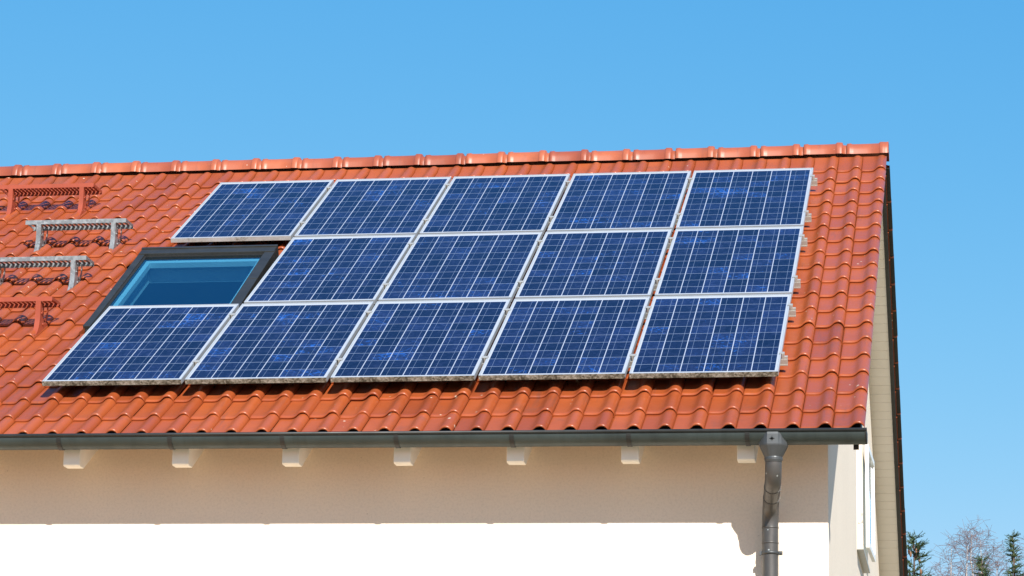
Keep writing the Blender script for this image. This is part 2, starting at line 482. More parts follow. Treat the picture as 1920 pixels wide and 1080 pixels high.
# --- tiles
def tile_slope(name, TF, rows, row0, ncol, cut):
    W, L = 0.2045, 0.3455
    prof = np.array([(-.016, -.016), (-.0048, -.016), (-.0012, -.001), (.008, .0015), (.03, .0005), (.060, 0.0), (.082, .001), (.097, .005), (.110, .0125), (.122, .0225),
                     (.134, .0312), (.147, .0362), (.161, .0372), (.174, .0345), (.185, .0275), (.193, .0180), (.1985, .008), (.1995, -.004)])
    n = len(prof)
    # rows of the tile along the slope: (b, dh)
    br = [(0.012, -.0178), (0.0000, -.0178), (-0.0040, -.0160), (-0.0060, -.0118), (-0.0052, -.0072), (-0.0020, -.0030), (0.004, .0002), (0.012, .0020), (0.024, .0018), (0.042, .0006), (0.20, 0), (0.375, 0)]
    nr = len(br)
    V = []; F = []; TN = []
    fidx = []
    for r in range(nr - 1):
        for i in range(n - 1):
            fidx.append((r * n + i, r * n + i + 1, (r + 1) * n + i + 1, (r + 1) * n + i))
    fidx = np.array(fidx)
    base0 = -0.1445
    cnt = 0
    flange = []
    for k in range(rows):
        vk = row0 - L * k + (.0355 if k == rows - 1 else 0) - max(0.0, .052 - .010 * k)
        for c in range(ncol):
            uL = U1 - W * (c + 1) + (.018 if TF is RB else 0)
            dz = rng.normal(0, .0013); tw = rng.normal(0, .004); dn = rng.normal(0, .0022); tint = rng.uniform(0, 1) * .6 + rng.uniform(0, 1) * .4
            du = rng.normal(0, .0012)
            P = np.zeros((nr, n, 3))
            for r, (bb, dh) in enumerate(br):
                a = prof[:, 0]; hp = prof[:, 1]
                flare = .0042 * math.exp(-((bb + .002) / .018) ** 2) * np.clip(hp / .03, 0, 1) if bb < .06 else 0
                vv = vk + (bb if k else {nr - 2: .29, nr - 1: .41}.get(r, bb)) + dn + tw * (a - .1)
                h = base0 + hp + flare + dh + .018 * (1 - bb / L) + dz
                if k == 0 and r == nr - 1: h = np.maximum(h, base0 + .024)
                P[r, :, 0] = uL + a + du; P[r, :, 1] = vv; P[r, :, 2] = h
            if cut is not None:
                vmid = vk + L / 2
                keep = cut(P, uL, vk, L, W)
                if not keep: continue
            P[:, :, 1] = np.minimum(P[:, :, 1], 5.84)
            if TF is RB and c == 0: flange.append((vk, dz))
            q = P.reshape(-1, 3)
            u, v, h = q[:, 0], q[:, 1], q[:, 2]
            x = u; y = v * CT - h * ST; z = v * ST + h * CT + Z0
            if TF is RB: y = 2 * YM - y
            V.append(np.stack([x, y, z], 1)); F.append(fidx + cnt); TN.append(np.full(len(q), tint)); cnt += len(q)
    V = np.concatenate(V); F = np.concatenate(F); TN = np.concatenate(TN)
    if TF is RB: F = F[:, ::-1]
    off = np.array(total_loc(HL)); V = V - off
    me = bpy.data.meshes.new(name)
    me.vertices.add(len(V)); me.vertices.foreach_set("co", V.astype(np.float32).ravel())
    me.loops.add(F.size); me.loops.foreach_set("vertex_index", F.astype(np.int32).ravel())
    me.polygons.add(len(F)); me.polygons.foreach_set("loop_start", np.arange(0, F.size, 4, dtype=np.int32))
    me.polygons.foreach_set("loop_total", np.full(len(F), 4, dtype=np.int32))
    me.polygons.foreach_set("use_smooth", np.ones(len(F), dtype=bool))
    at = me.attributes.new("tint", 'FLOAT', 'POINT'); at.data.foreach_set("value", TN.astype(np.float32))
    me.materials.append(TILE); me.update(calc_edges=True); me.validate()
    o = bpy.data.objects.new(name, me); COL.objects.link(o); o.parent = HL
    if flange:                               # downturned lug under each verge tile
        mb = MB()
        for vk, dz in flange:
            x = U1 - .021
            def bx8(x0, x1, a, b, h0, h1, h2):
                p = [(x0, a, h0), (x1, a, h0), (x1, b, h1), (x0, b, h1), (x0, a, h2), (x1, a, h2), (x1, b, h2 - .018), (x0, b, h2 - .018)]
                mb.hexa([RB(*q) for q in [p[i] for i in (3, 2, 1, 0, 7, 6, 5, 4)]])
            bx8(x - .010, x, vk + .004, vk + L - .012, base0 - .020, base0 - .034, base0 + .006)
            bx8(x, U1 + .013, vk + .002, vk + .022, base0 - .014, base0 - .016, base0 + .016)
        mb.build("verge_lug", TILE, HL)
        mb = MB(); v0 = row0 - L * (rows - 1)  # dark strip stands in for the shaded underside of the verge overhang
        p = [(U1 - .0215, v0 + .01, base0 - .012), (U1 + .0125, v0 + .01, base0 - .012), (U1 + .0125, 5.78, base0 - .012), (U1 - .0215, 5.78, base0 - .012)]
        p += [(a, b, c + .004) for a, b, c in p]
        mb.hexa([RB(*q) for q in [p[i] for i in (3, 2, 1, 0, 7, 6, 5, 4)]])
        mb.build("verge_shade_strip", DARKWOOD, HL)
    return o

SKU0, SKU1, SKV0, SKV1 = -0.175, 0.930, 1.38, 3.13     # roof window, outer
def cut_front(P, uL, vk, L, W):
    u0, u1, v0, v1 = SKU0 + .01, SKU1 - .01, SKV0, SKV1
    if uL + W <= u0 + .001 or uL >= u1 - .001 or vk + L <= v0 or vk >= v1: return True
    if uL < u0 and uL + W > u0 and vk > v0 - .1 and vk + L * .5 < v1:         # straddles the left edge
        P[:, :, 0] = np.minimum(P[:, :, 0], u0); return True
    if uL < u1 and uL + W > u1 and vk > v0 - .1 and vk + L * .5 < v1:
        P[:, :, 0] = np.maximum(P[:, :, 0], u1); return True
    if vk < v1 and vk + L > v1:
        P[:, :, 1] = np.maximum(P[:, :, 1], v1); return True
    if vk < v0 and vk + L > v0:
        P[:, :, 1] = np.minimum(P[:, :, 1], v0); return True
    return False
tag(tile_slope("front_tiles", RF, 19, 5.428, 47, cut_front))
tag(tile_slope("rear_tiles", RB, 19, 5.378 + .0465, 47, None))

# --- roof deck under the tiles (felt), with the hole for the roof window
VT = 5.80
mb = MB()
mb.box(U0 + .06, SKU0 + .03, -.755, VT, -.196, -.176, T=RF)
mb.box(SKU1 - .03, U1 - .06, -.755, VT, -.196, -.176, T=RF)
mb.box(SKU0 + .03, SKU1 - .03, -.755, SKV0 + .03, -.196, -.176, T=RF)
mb.box(SKU0 + .03, SKU1 - .03, SKV1 - .03, VT, -.196, -.176, T=RF)
pts = [RB(a, b, c) for a, b, c in ((U0 + .06, -.755, -.196), (U1 - .06, -.755, -.196), (U1 - .06, VT, -.196), (U0 + .06, VT, -.196), (U0 + .06, -.755, -.176), (U1 - .06, -.755, -.176), (U1 - .06, VT, -.176), (U0 + .06, VT, -.176))]
mb.hexa([pts[i] for i in (3, 2, 1, 0, 7, 6, 5, 4)])
mb.build("roof_deck", FELT, HL)

# --- soffits
def soffit(name, T, x0, x1, v0, v1, across):
    mb = MB()
    if across:                               # boards across the verge, one joint each 12 cm
        v = v0
        while v < v1:
            w = min(0.116, v1 - v)
            mb.box(x0, x1, v, v + w - 0.0035, -.224 + rng.normal(0, .0006), -.199, T=T); v += 0.116
        mb.box(x0, x1, v0, v1, -.2185, -.1975, T=T)
    else:
        mb.box(x0, x1, v0, v1, -.222, -.199, T=T)
    if T is RB:
        mb.f = [list(reversed(f)) for f in mb.f]
    return mb.build(name, SOFFIT if across else EAVEWOOD, HL)
soffit("eave_soffit", RF, U0 + .06, U1 - .06, -.75, .12, False)
soffit("eave_soffit", RB, U0 + .06, U1 - .06, -.75, .12, False)
soffit("verge_soffit", RF, XG - .02, U1 - .066, .12, 5.74, True)
soffit("verge_soffit", RB, XG - .02, U1 - .066, .12, 5.74, True)
soffit("verge_soffit", RF, U0 + .066, XL + .02, .12, 5.74, True)
soffit("verge_soffit", RB, U0 + .066, XL + .02, .12, 5.74, True)
for T in (RF, RB):
    for x0, x1 in ((U1 - .064, U1 - .032), (U0 + .032, U0 + .064)):
        mb = MB(); mb.box(x0, x1, -.745, 5.79, -.24, -.150, T=T)
        if T is RB: mb.f = [list(reversed(f)) for f in mb.f]
        mb.build("verge_board", DARKWOOD, HL)

# --- ridge tiles
def ridge_tile(u0, u1, last=False):
    mb = MB()
    seg = 16
    def ring(u, r, skirt=0.0, drop=0.0):
        out = []
        for i in range(seg + 1):
            a = math.radians(-8 + 196 * i / seg)
            yy = -math.cos(a) * (0.118 + skirt) * (r / 0.108)
            zz = math.sin(a) * r * 0.98
            if i in (0, seg): yy *= 1.06
            out.append((u, YM + yy, Z0 + 2.977 + zz + drop))
        return out
    Lr = u1 - u0
    secs = [(u0 + .012, .100), (u0 + .014, .109), (u0 + .045, .112), (u0 + .058, .106), (u0 + .075, .1045), (u0 + Lr * .5, .1045), (u1 - .085, .1065),
            (u1 - .074, .116), (u1 - .068, .1195), (u1 - .040, .1185), (u1 - .028, .117)]
    if last: secs += [(u1 - .002, .119), (u1, .115)]
    else: secs += [(u1 - .022, .112), (u1 - .018, .094), (u1 + .018, .090)]
    rings = []
    base = 0
    V = []
    for u, r in secs: V += ring(u, r, 0, rj)
    F = []
    m = seg + 1
    for s in range(len(secs) - 1):
        for i in range(seg):
            F.append((s * m + i, (s + 1) * m + i, (s + 1) * m + i + 1, s * m + i + 1))
    if last: F.append(tuple((len(secs) - 1) * m + i for i in range(m)))
    mb.add(V, F, 0, True)
    o = mb.build("ridge_tile", RIDGE, HL)
    at = o.data.attributes.new("tint", 'FLOAT', 'POINT')
    at.data.foreach_set("value", np.full(len(V), random.random(), dtype=np.float32))
    return o
k = 0; ue = U1 + .008
while ue > U0 + .1:
    rj = random.uniform(-.005, .004)
    ridge_tile(ue - .368, ue, last=(k == 0)); ue -= .368; k += 1

# --- walls
def tri_gable(x0, x1, name, hole=None):
    # pentagon wall in the y-z plane; optional window opening
    zt = lambda y: Z0 + (min(y, 2 * YM - y)) * math.tan(TH) - .21 / CT
    mb = MB()
    def quad(pl):
        mb.prism(pl, x0, x1)
    if hole is None:
        quad([(YW, 0), (YB, 0), (YB, zt(YB)), (YM, zt(YM)), (YW, zt(YW))])
    else:
        a, b, c, d = hole
        quad([(YW, 0), (a, 0), (a, zt(a)), (YW, zt(YW))])
        quad([(a, 0), (b, 0), (b, c), (a, c)])
        pl = [(a, d), (b, d), (b, zt(b))] + ([(YM, zt(YM))] if a < YM < b else []) + [(a, zt(a))]
        quad(pl)
        pl = [(b, 0), (YB, 0), (YB, zt(YB))] + ([(YM, zt(YM))] if b < YM else []) + [(b, zt(b))]
        quad(pl)
    return mb.build(name, PLASTER, HL)
GW = (4.35, 5.62, Z0 - .52, Z0 + .62)        # gable window opening: y0, y1, z0, z1
tri_gable(XG - .32, XG, "gable_wall", GW)
tri_gable(XL, XL + .32, "gable_wall")
zw = Z0 + YW * math.tan(TH) - .205 / CT
mb = MB(); mb.box(XL + .32, XG - .32, YW, YW + .32, 0, zw); mb.build("front_wall", PLASTER, HL)
mb = MB(); mb.box(XL + .32, XG - .32, YB - .32, YB, 0, zw); mb.build("rear_wall", PLASTER, HL)
mb = MB(); mb.box(XL + .32, XG - .32, YW + .32, YB - .32, Z0 - 1.15, Z0 - .95); mb.build("attic_floor", APRON, HL)
mb = MB(); mb.box(XL + .34, XG - .34, .95, 5.35, -.236, -.228, T=RF)
mb.f = [list(reversed(f)) for f in mb.f]
mb.v = [(x, 2 * YM - y, z) for x, y, z in mb.v]
mb.build("attic_ceiling", REVEAL, HL)

# --- rafters (white painted tails)
YF = -0.54
for i in range(-6, 7):
    xc = 0.3935 + i * 0.746
    if xc < U0 + .35 or xc > XG: continue
    x0, x1 = xc - .057, xc + .057
    zt = lambda y: Z0 + y * math.tan(TH) - .222 / CT
    zb = lambda y: Z0 - .702 + (y + .445) * math.tan(TH)
    poly = [(YF, Z0 - .695), (YF + .012, Z0 - .704), (YF + .095, Z0 - .704), (YW + .05, zb(YW + .05)), (YW + .05, zt(YW + .05)), (YF, zt(YF))]
    mb = MB(); mb.prism(poly, x0, x1); mb.build("rafter_tail", WOODW, HL, bevel=.004)

# --- gutter
GY, GR = -0.646, 0.077
def gz(u): return Z0 - 0.5397 - (u - 2.0) * 0.0028
mb = MB()
ga, gb = U0 - .02, 5.640
seg = 16
V = []
for u in (ga, gb):
    for s, r in ((0, GR), (1, GR - .003)):
        for i in range(seg + 1):
            a = math.pi * i / seg
            V.append((u, GY - math.cos(a) * r, gz(u) - math.sin(a) * r))
m = seg + 1
F = []
for i in range(seg):
    F.append((i, i + 1, 2 * m + i + 1, 2 * m + i))
    F.append((m + i + 1, m + i, 3 * m + i, 3 * m + i + 1))
mb.add(V, F, 0, True)
mb.tube([(ga, GY - GR - .001, gz(ga) + .004), (gb + .004, GY - GR - .001, gz(gb) + .004)], .0115, 12, 1)
mb.box(ga + .06, gb - .06, GY + GR - .004, GY + GR + .003, gz(2) - .03, gz(2) + .010, 0)
for u, s in ((gb, 1), (ga, -1)):             # stop ends
    fan = [(u + s * .003, GY - math.cos(math.pi * i / seg) * (GR + .004), gz(u) + .004 - math.sin(math.pi * i / seg) * (GR + .004)) for i in range(m)]
    fan2 = [(x - s * .012, y, z) for x, y, z in fan]
    mb.add(fan + fan2, [tuple(range(m)) if s < 0 else tuple(range(m - 1, -1, -1))] + [(i, i + 1, m + i + 1, m + i) for i in range(m - 1)], 1)
gutter = mb.build("gutter", [ZINC, ZINCD], HL)
for u in (5.57,):
    mb = MB(); mb.box(u - .017, u + .017, -.57, -.555, gz(u) - .095, gz(u) - .02); mb.build("gutter_bracket", RUBBER, gutter)
for i in range(-5, 7):
    u = 0.3555 + i * 0.756
    if u < ga + .1: continue
    mb = MB(); w = .0145
    V = []; F = []
    ns = 12
    for j in range(ns + 1):
        a = math.pi * (.03 + .83 * j / ns)
        r = GR + .0045
        for r2 in (r, r - .004):
            for x in (u - w, u + w):
                V.append((x, GY - math.cos(a) * r2, gz(u) - math.sin(a) * r2))
    for j in range(ns):
        p, q = 4 * j, 4 * j + 4
        F += [(p, p + 1, q + 1, q), (p + 1, p + 3, q + 3, q + 1), (p + 2, p, q, q + 2)]
    mb.add(V, F)
    mb.build("gutter_bracket", ZINCD, gutter)

# --- downspout: funnel, swan neck, pipe
DU = 5.052
mb = MB()
zg = gz(DU)
sg = 24
V = []; F = []
def rc(a, hw, hd, ch):                       # chamfered rectangle in polar form
    c, q = math.cos(a), math.sin(a)
    t = min(hw / max(abs(c), 1e-6), hd / max(abs(q), 1e-6))
    t = min(t, (hw + hd - ch) / max(abs(c) + abs(q), 1e-6))
    return c * t, q * t
for z, hw, hd, k_ in ((zg - .004, .083, .080, 0), (zg - .020, .086, .083, 0), (zg - .082, .089, .085, 0), (zg - .090, .088, .084, 0), (zg - .158, .057, .057, 1), (zg - .163, .0585, .0585, 1), (zg - .176, .0575, .0575, 1), (zg - .190, .052, .052, 1)):
    for i in range(sg):
        a = 2 * math.pi * (i + .5) / sg
        x, y = (hw * math.cos(a), hd * math.sin(a)) if k_ else rc(a, hw, hd, .045)
        V.append((DU + x, GY - .002 + y, z))
nl = len(V) // sg
for r in range(nl - 1):
    for i in range(sg):
        j = (i + 1) % sg
        F.append((r * sg + j, r * sg + i, (r + 1) * sg + i, (r + 1) * sg + j))
mb.add(V, F, 0, False)
funnel_mb = mb
path = []
PX = 5.004; PY = -.255
a0 = Vector((DU, GY, zg - .15)); a1 = Vector((DU, GY, zg - .275)); b0 = Vector((PX, PY, zg - .425)); b1 = Vector((PX, PY, 0.12))
def bend(p0, c, p1, n=7, d=.11):
    s = c + (p0 - c).normalized() * d; e = c + (p1 - c).normalized() * d
    return [s.lerp(c, t).lerp(c.lerp(e, t), t) for t in [i / n for i in range(n + 1)]]
path = [a0] + bend(a0, a1, b0) + bend(a1, b0, b1) + [b0 + Vector((0, 0, -.5)), b1]
mb = MB(); mb.tube(path, .0525, 24)
# sleeve joints
mid1 = a1.lerp(b0, .33); mid2 = a1.lerp(b0, .64)
dr = (b0 - a1).normalized()
mb.tube([mid1 - dr * .006, mid1 + dr * .006], .0545, 24)
mb.tube([mid2 - dr * .006, mid2 + dr * .006], .0545, 24)
for zz in (-.115, -.215):
    mb.tube([b0 + Vector((0, 0, zz)), b0 + Vector((0, 0, zz - .010))], .0545, 24)
pipe = mb.build("downspout", ZINCP, HL)
fo = funnel_mb.build("funnel", ZINCF, pipe)
# small embossed star on the funnel front
mb = MB()
for i in range(8):
    a = math.pi * i / 4
    l = .021 if i % 2 == 0 else .013
    c0 = Vector((DU - .003, GY - .0885, zg - .050))
    tip = c0 + Vector((math.cos(a) * l, .0, math.sin(a) * l))
    s1 = c0 + Vector((math.cos(a + .5) * .005, 0, math.sin(a + .5) * .005)); s2 = c0 + Vector((math.cos(a - .5) * .005, 0, math.sin(a - .5) * .005))
    mb.add([c0 + Vector((0, -.006, 0)), s1, tip, s2], [(0, 1, 2), (0, 2, 3)])
mb.build("star_emblem", ZINCD, fo)
mb = MB()
zc = b0.z - .285
mb.tube([(PX, PY, zc - .010), (PX, PY, zc + .010)], .0565, 24)
mb.box(PX + .054, PX + .078, PY - .012, PY + .012, zc - .012, zc + .012)
mb.box(PX + .066, PX + .074, PY - .034, PY + .020, zc - .006, zc + .006)
mb.box(PX - .070, PX - .054, PY - .012, PY + .012, zc - .012, zc + .012)
mb.box(PX - .006, PX + .006, PY + .05, YW, zc - .006, zc + .006)
mb.build("pipe_clamp", ZINCF, pipe)

# --- gable window with its sash folded right back against the wall
y0, y1, z0, z1 = GW
gw = MB()
xr = XG - .075
for a, b, c, d in ((y0, y1, z0, z0 + .06), (y0, y1, z1 - .06, z1), (y0, y0 + .06, z0 + .06, z1 - .06), (y1 - .06, y1, z0 + .06, z1 - .06), ((y0 + y1) / 2 - .05, (y0 + y1) / 2 + .05, z0 + .06, z1 - .06)):
    gw.box(xr - .06, xr, a, b, c, d)
gwin = gw.build("gable_window", WHITE, HL, bevel=.003)
mb = MB(); mb.box(xr - .034, xr - .030, y0 + .06, y1 - .06, z0 + .06, z1 - .06); mb.build("pane", PANE2, gwin)
mb = MB(); mb.box(XG - .08, XG + .055, y0 - .04, y1 + .04, z0 - .03, z0 - .003); mb.build("sill", RAILM, gwin, bevel=.003)
mb = MB()
def ST_(x, y, z):                            # sash local: x out of wall, y along, leaning slightly open
    return (XG + .012 + x + (y - 0) * .022, y1 + .02 + y, z)
for a, b, c, d in ((0, .86, z0 + .19, z0 + .24), (0, .86, z1 - .11, z1 - .06), (0, .05, z0 + .24, z1 - .11), (.81, .86, z0 + .24, z1 - .11)):
    mb.box(0.012, .042, a, b, c, d, T=ST_)
sash = mb.build("open_sash", WHITE, gwin)
mb = MB(); mb.box(.02, .026, .05, .81, z0 + .24, z1 - .11, T=ST_); mb.build("pane", PANE2, sash)
mb = MB(); mb.tube([(XG + .002, y0 + .18, z0 + .22), (XG + .035, y0 + .18, z0 + .22), (XG + .035, y0 + .18, z0 + .30)], .006, 8); mb.build("window_hook", RAILM, gwin)

# --- roof window
def RW(u, v, h):                             # the window leans a touch steeper than the tiles
    return RF(u, v, h - .052 * (2.95 - v))
rw = MB()
fl, fr_, gu0, gu1, gv0, gv1 = SKU0, SKU1, -.122, .850, 1.80, 2.950
rw.box(fl, gu0, 1.42, gv1 + .05, -.10, -.004, T=RW)
rw.box(gu1, fr_, 1.42, gv1 + .05, -.10, -.004, T=RW)
rw.box(gu0, gu1, 1.47, 1.60, -.10, -.012, T=RW)
rw.box(fl + .004, fr_ - .004, gv1 + .008, 3.065, -.10, .002, T=RW)       # hood
rw.box(fl + .0, fr_ - .0, 3.055, 3.085, -.12, .010, T=RW)
for uu0, uu1 in ((fl - .002, gu0 + .002), (gu1 - .002, fr_ + .002)):      # cladding joints
    rw.box(uu0, uu1, 2.36, 2.364, -.02, -.0015, T=RW)
rwin = rw.build("roof_window", DARKMETAL, HL, bevel=.003)
mb = MB()
for a, b, c, d in ((gu0, gu0 + .012, 1.60, gv1 + .02), (gu1 - .012, gu1, 1.60, gv1 + .02), (gu0 + .012, gu1 - .012, gv1 + .000, gv1 + .008)):
    mb.box(a, b, c, d, -.075, -.018, T=RW)
mb.build("glazing_bead", RUBBER, rwin)
mb = MB(); mb.add([RW(gu0 + .012, 1.60, -.026), RW(gu1 - .012, 1.60, -.026), RW(gu1 - .012, gv1 + .003, -.026), RW(gu0 + .012, gv1 + .003, -.026)], [(0, 1, 2, 3)])
mb.build("pane", PANE, rwin)
mb = MB()                                    # white sash rails and lining behind the glass
for a, b, c, d in ((gu0, gu0 + .05, 1.55, gv1 + .02), (gu1 - .05, gu1, 1.55, gv1 + .02), (gu0 + .05, gu1 - .05, gv1 - .05, gv1 + .02)):
    mb.box(a, b, c, d, -.100, -.058, T=RW)
mb.box(gu0 - .02, gu0 + .012, 1.50, gv1 + .04, -.24, -.100, T=RW)
mb.box(gu1 - .012, gu1 + .02, 1.50, gv1 + .04, -.24, -.100, T=RW)
mb.box(gu0 + .012, gu1 - .012, gv1 + .0, gv1 + .04, -.24, -.100, T=RW)
mb.build("lining", REVEAL, rwin)
mb = MB(); mb.box(fl - .075, fr_ + .03, 1.25, 1.43, -.158, -.148, T=RF)
mb.build("apron_flashing", APRON, rwin)
for q in (fl - .012, fr_):
    mb = MB(); mb.box(q, q + .012, 1.455, 3.10, -.165, -.090, T=RF); mb.build("side_flashing", DARKMETAL, rwin)
for q in (fl + .02, fr_ - .1):
    mb = MB(); mb.box(q, q + .08, 1.385, 1.42, -.14, -.03, T=RW)
    mb.build("corner_bracket", RUBBER, rwin)

# ------------------------------------------------------------------ solar panels
PW, PT = 0.990, .033                          # width, frame depth
MB_, MT_, ML_ = .035, .048, .022              # margins round the cell field
PX_, PY_ = 1.01835, 1.6995
def RL(u, v, h):                              # local version of RF, no datum
    return (u, v * CT - h * ST, v * ST + h * CT)
def make_panel(edge):
    root = bpy.data.objects.new("solar_panel", None); COL.objects.link(root); root.empty_display_size = .2
    rim = .011
    x0, x1, v0, v1 = -ML_, WC + ML_, -MB_, HC + MT_
    mb = MB()
    mb.box(x0, x0 + rim, v0, v1, -PT, .002, T=RL); mb.box(x1 - rim, x1, v0, v1, -PT, .002, T=RL)
    mb.box(x0 + rim, x1 - rim, v1 - rim, v1, -PT, .0018, T=RL)
    n0 = len(mb.f)
    mb.box(x0 + rim, x1 - rim, v0, v0 + rim, -PT, .0018, T=RL)
    mb.m[n0 + 2] = 1
    # the end grain of the side rails shares the dirty face
    mb.m[2] = 1; mb.m[8] = 1
    fr = mb.build("frame", [ALU, edge], None)
    fr.parent = root
    me = bpy.data.meshes.new("cell_sheet")
    a, b, c, d = x0 + rim, x1 - rim, v0 + rim, v1 - rim
    me.from_pydata([RL(a, c, -.0025), RL(b, c, -.0025), RL(b, d, -.0025), RL(a, d, -.0025)], [], [(0, 1, 2, 3)])
    uvl = me.uv_layers.new(name="UVMap")
    for i, p in enumerate(((a, c), (b, c), (b, d), (a, d))): uvl.data[i].uv = p
    me.materials.append(CELLS)
    sh = bpy.data.objects.new("cell_sheet", me); COL.objects.link(sh); sh.parent = root
    me2 = bpy.data.meshes.new("back_sheet")
    me2.from_pydata([RL(a, c, -.007), RL(b, c, -.007), RL(b, d, -.007), RL(a, d, -.007)], [], [(3, 2, 1, 0)])
    me2.materials.append(FELT)
    bs = bpy.data.objects.new("back_sheet", me2); COL.objects.link(bs); bs.parent = root
    return root
row_lab = {2: [
    "blue solar panel directly above the roof window, left end of the top row",
    "blue solar panel in the top row, second from the left",
    "blue solar panel in the middle of the five-panel top row below the ridge",
    "blue solar panel in the top row, second from its right end",
    "blue solar panel at the top right corner of the array, nearest the ridge and gable"],
  1: [None,
    "blue solar panel right beside the dark framed roof window in the middle row",
    "blue solar panel in the middle row, second to the right of the roof window",
    "blue solar panel in the middle row, third to the right of the roof window",
    "blue solar panel at the right end of the middle row beside bare tiles"],
  0: [
    "blue solar panel below the roof window at the left end of the bottom row",
    "blue solar panel in the bottom row, second from the left, with azure flecked cells",
    "blue solar panel in the middle of the five-panel bottom row above the gutter",
    "blue solar panel in the bottom row, second from its right end",
    "blue solar panel at the lower right corner of the array above the downspout"]}
clean = dusty = mossy = None
protos = {}
for r in (2, 1, 0):
    for c in range(5):
        lab = row_lab[r][c]
        if lab is None: continue
        key = 'mossy' if r == 0 else ('dusty' if (r == 2 and c == 0) else 'clean')
        em = {'mossy': DIRTY, 'dusty': DUSTY, 'clean': ALU}[key]
        o = protos.get(key)
        if o is None: o = protos[key] = make_panel(em)
        else: o = copy_tree(o)
        x, y, z = RF(c * PX_, r * PY_, 0)
        o.location = (x + random.uniform(-.002, .002), y + random.uniform(-.001, .001), z)
        tag(o, lab, "solar panel", "solar panels mounted on the roof")

# mounting rails with clamps
rail_v = [(0, .33), (0, 1.37), (1, .33), (1, 1.37), (2, .33), (2, 1.37)]
rail_lab = ["aluminium mounting rail nearest the eave, under the lower part of the bottom panel row",
            "aluminium mounting rail under the upper part of the bottom panel row",
            "aluminium mounting rail under the lower part of the middle panel row",
            "aluminium mounting rail under the upper part of the middle panel row",
            "aluminium mounting rail under the lower part of the top panel row",
            "aluminium mounting rail nearest the ridge, under the upper part of the top panel row"]
for (r, dv), lab in zip(rail_v, rail_lab):
    v = r * PY_ + dv
    us = -.05 if r != 1 else .985
    root = thing("mounting_rail", RF(us, v, -.083), lab, "rail", "mounting rails under the solar panels")
    mb = MB()
    mb.box(us, 5.082, v - .020, v + .020, -.0805, -.0335, T=RF)
    mb.box(us, 5.083, v - .0235, v - .0205, -.0805, -.070, T=RF)
    mb.build("profile", RAILM, root, bevel=.002)
    for c in range(0 if r != 1 else 1, 5):
        if c == 4: uc, w = 4 * PX_ + WC + ML_ + .012, .016
        else: uc, w = c * PX_ + WC + ML_ + .014, .014
        mb = MB()
        mb.box(uc - w * .55, uc + w * .55, v - .018, v + .018, -.033, .0045, T=RF)
        mb.box(uc - w - .010, uc + (w + .010 if c < 4 else w * .55), v - .018, v + .018, .0045, .0075, T=RF)
        if c == 4:
            mb.box(uc + .004, uc + .030, v - .012, v + .012, -.0325, -.018, T=RF)
        mb.build("clamp", RAILM, root, bevel=.0015)

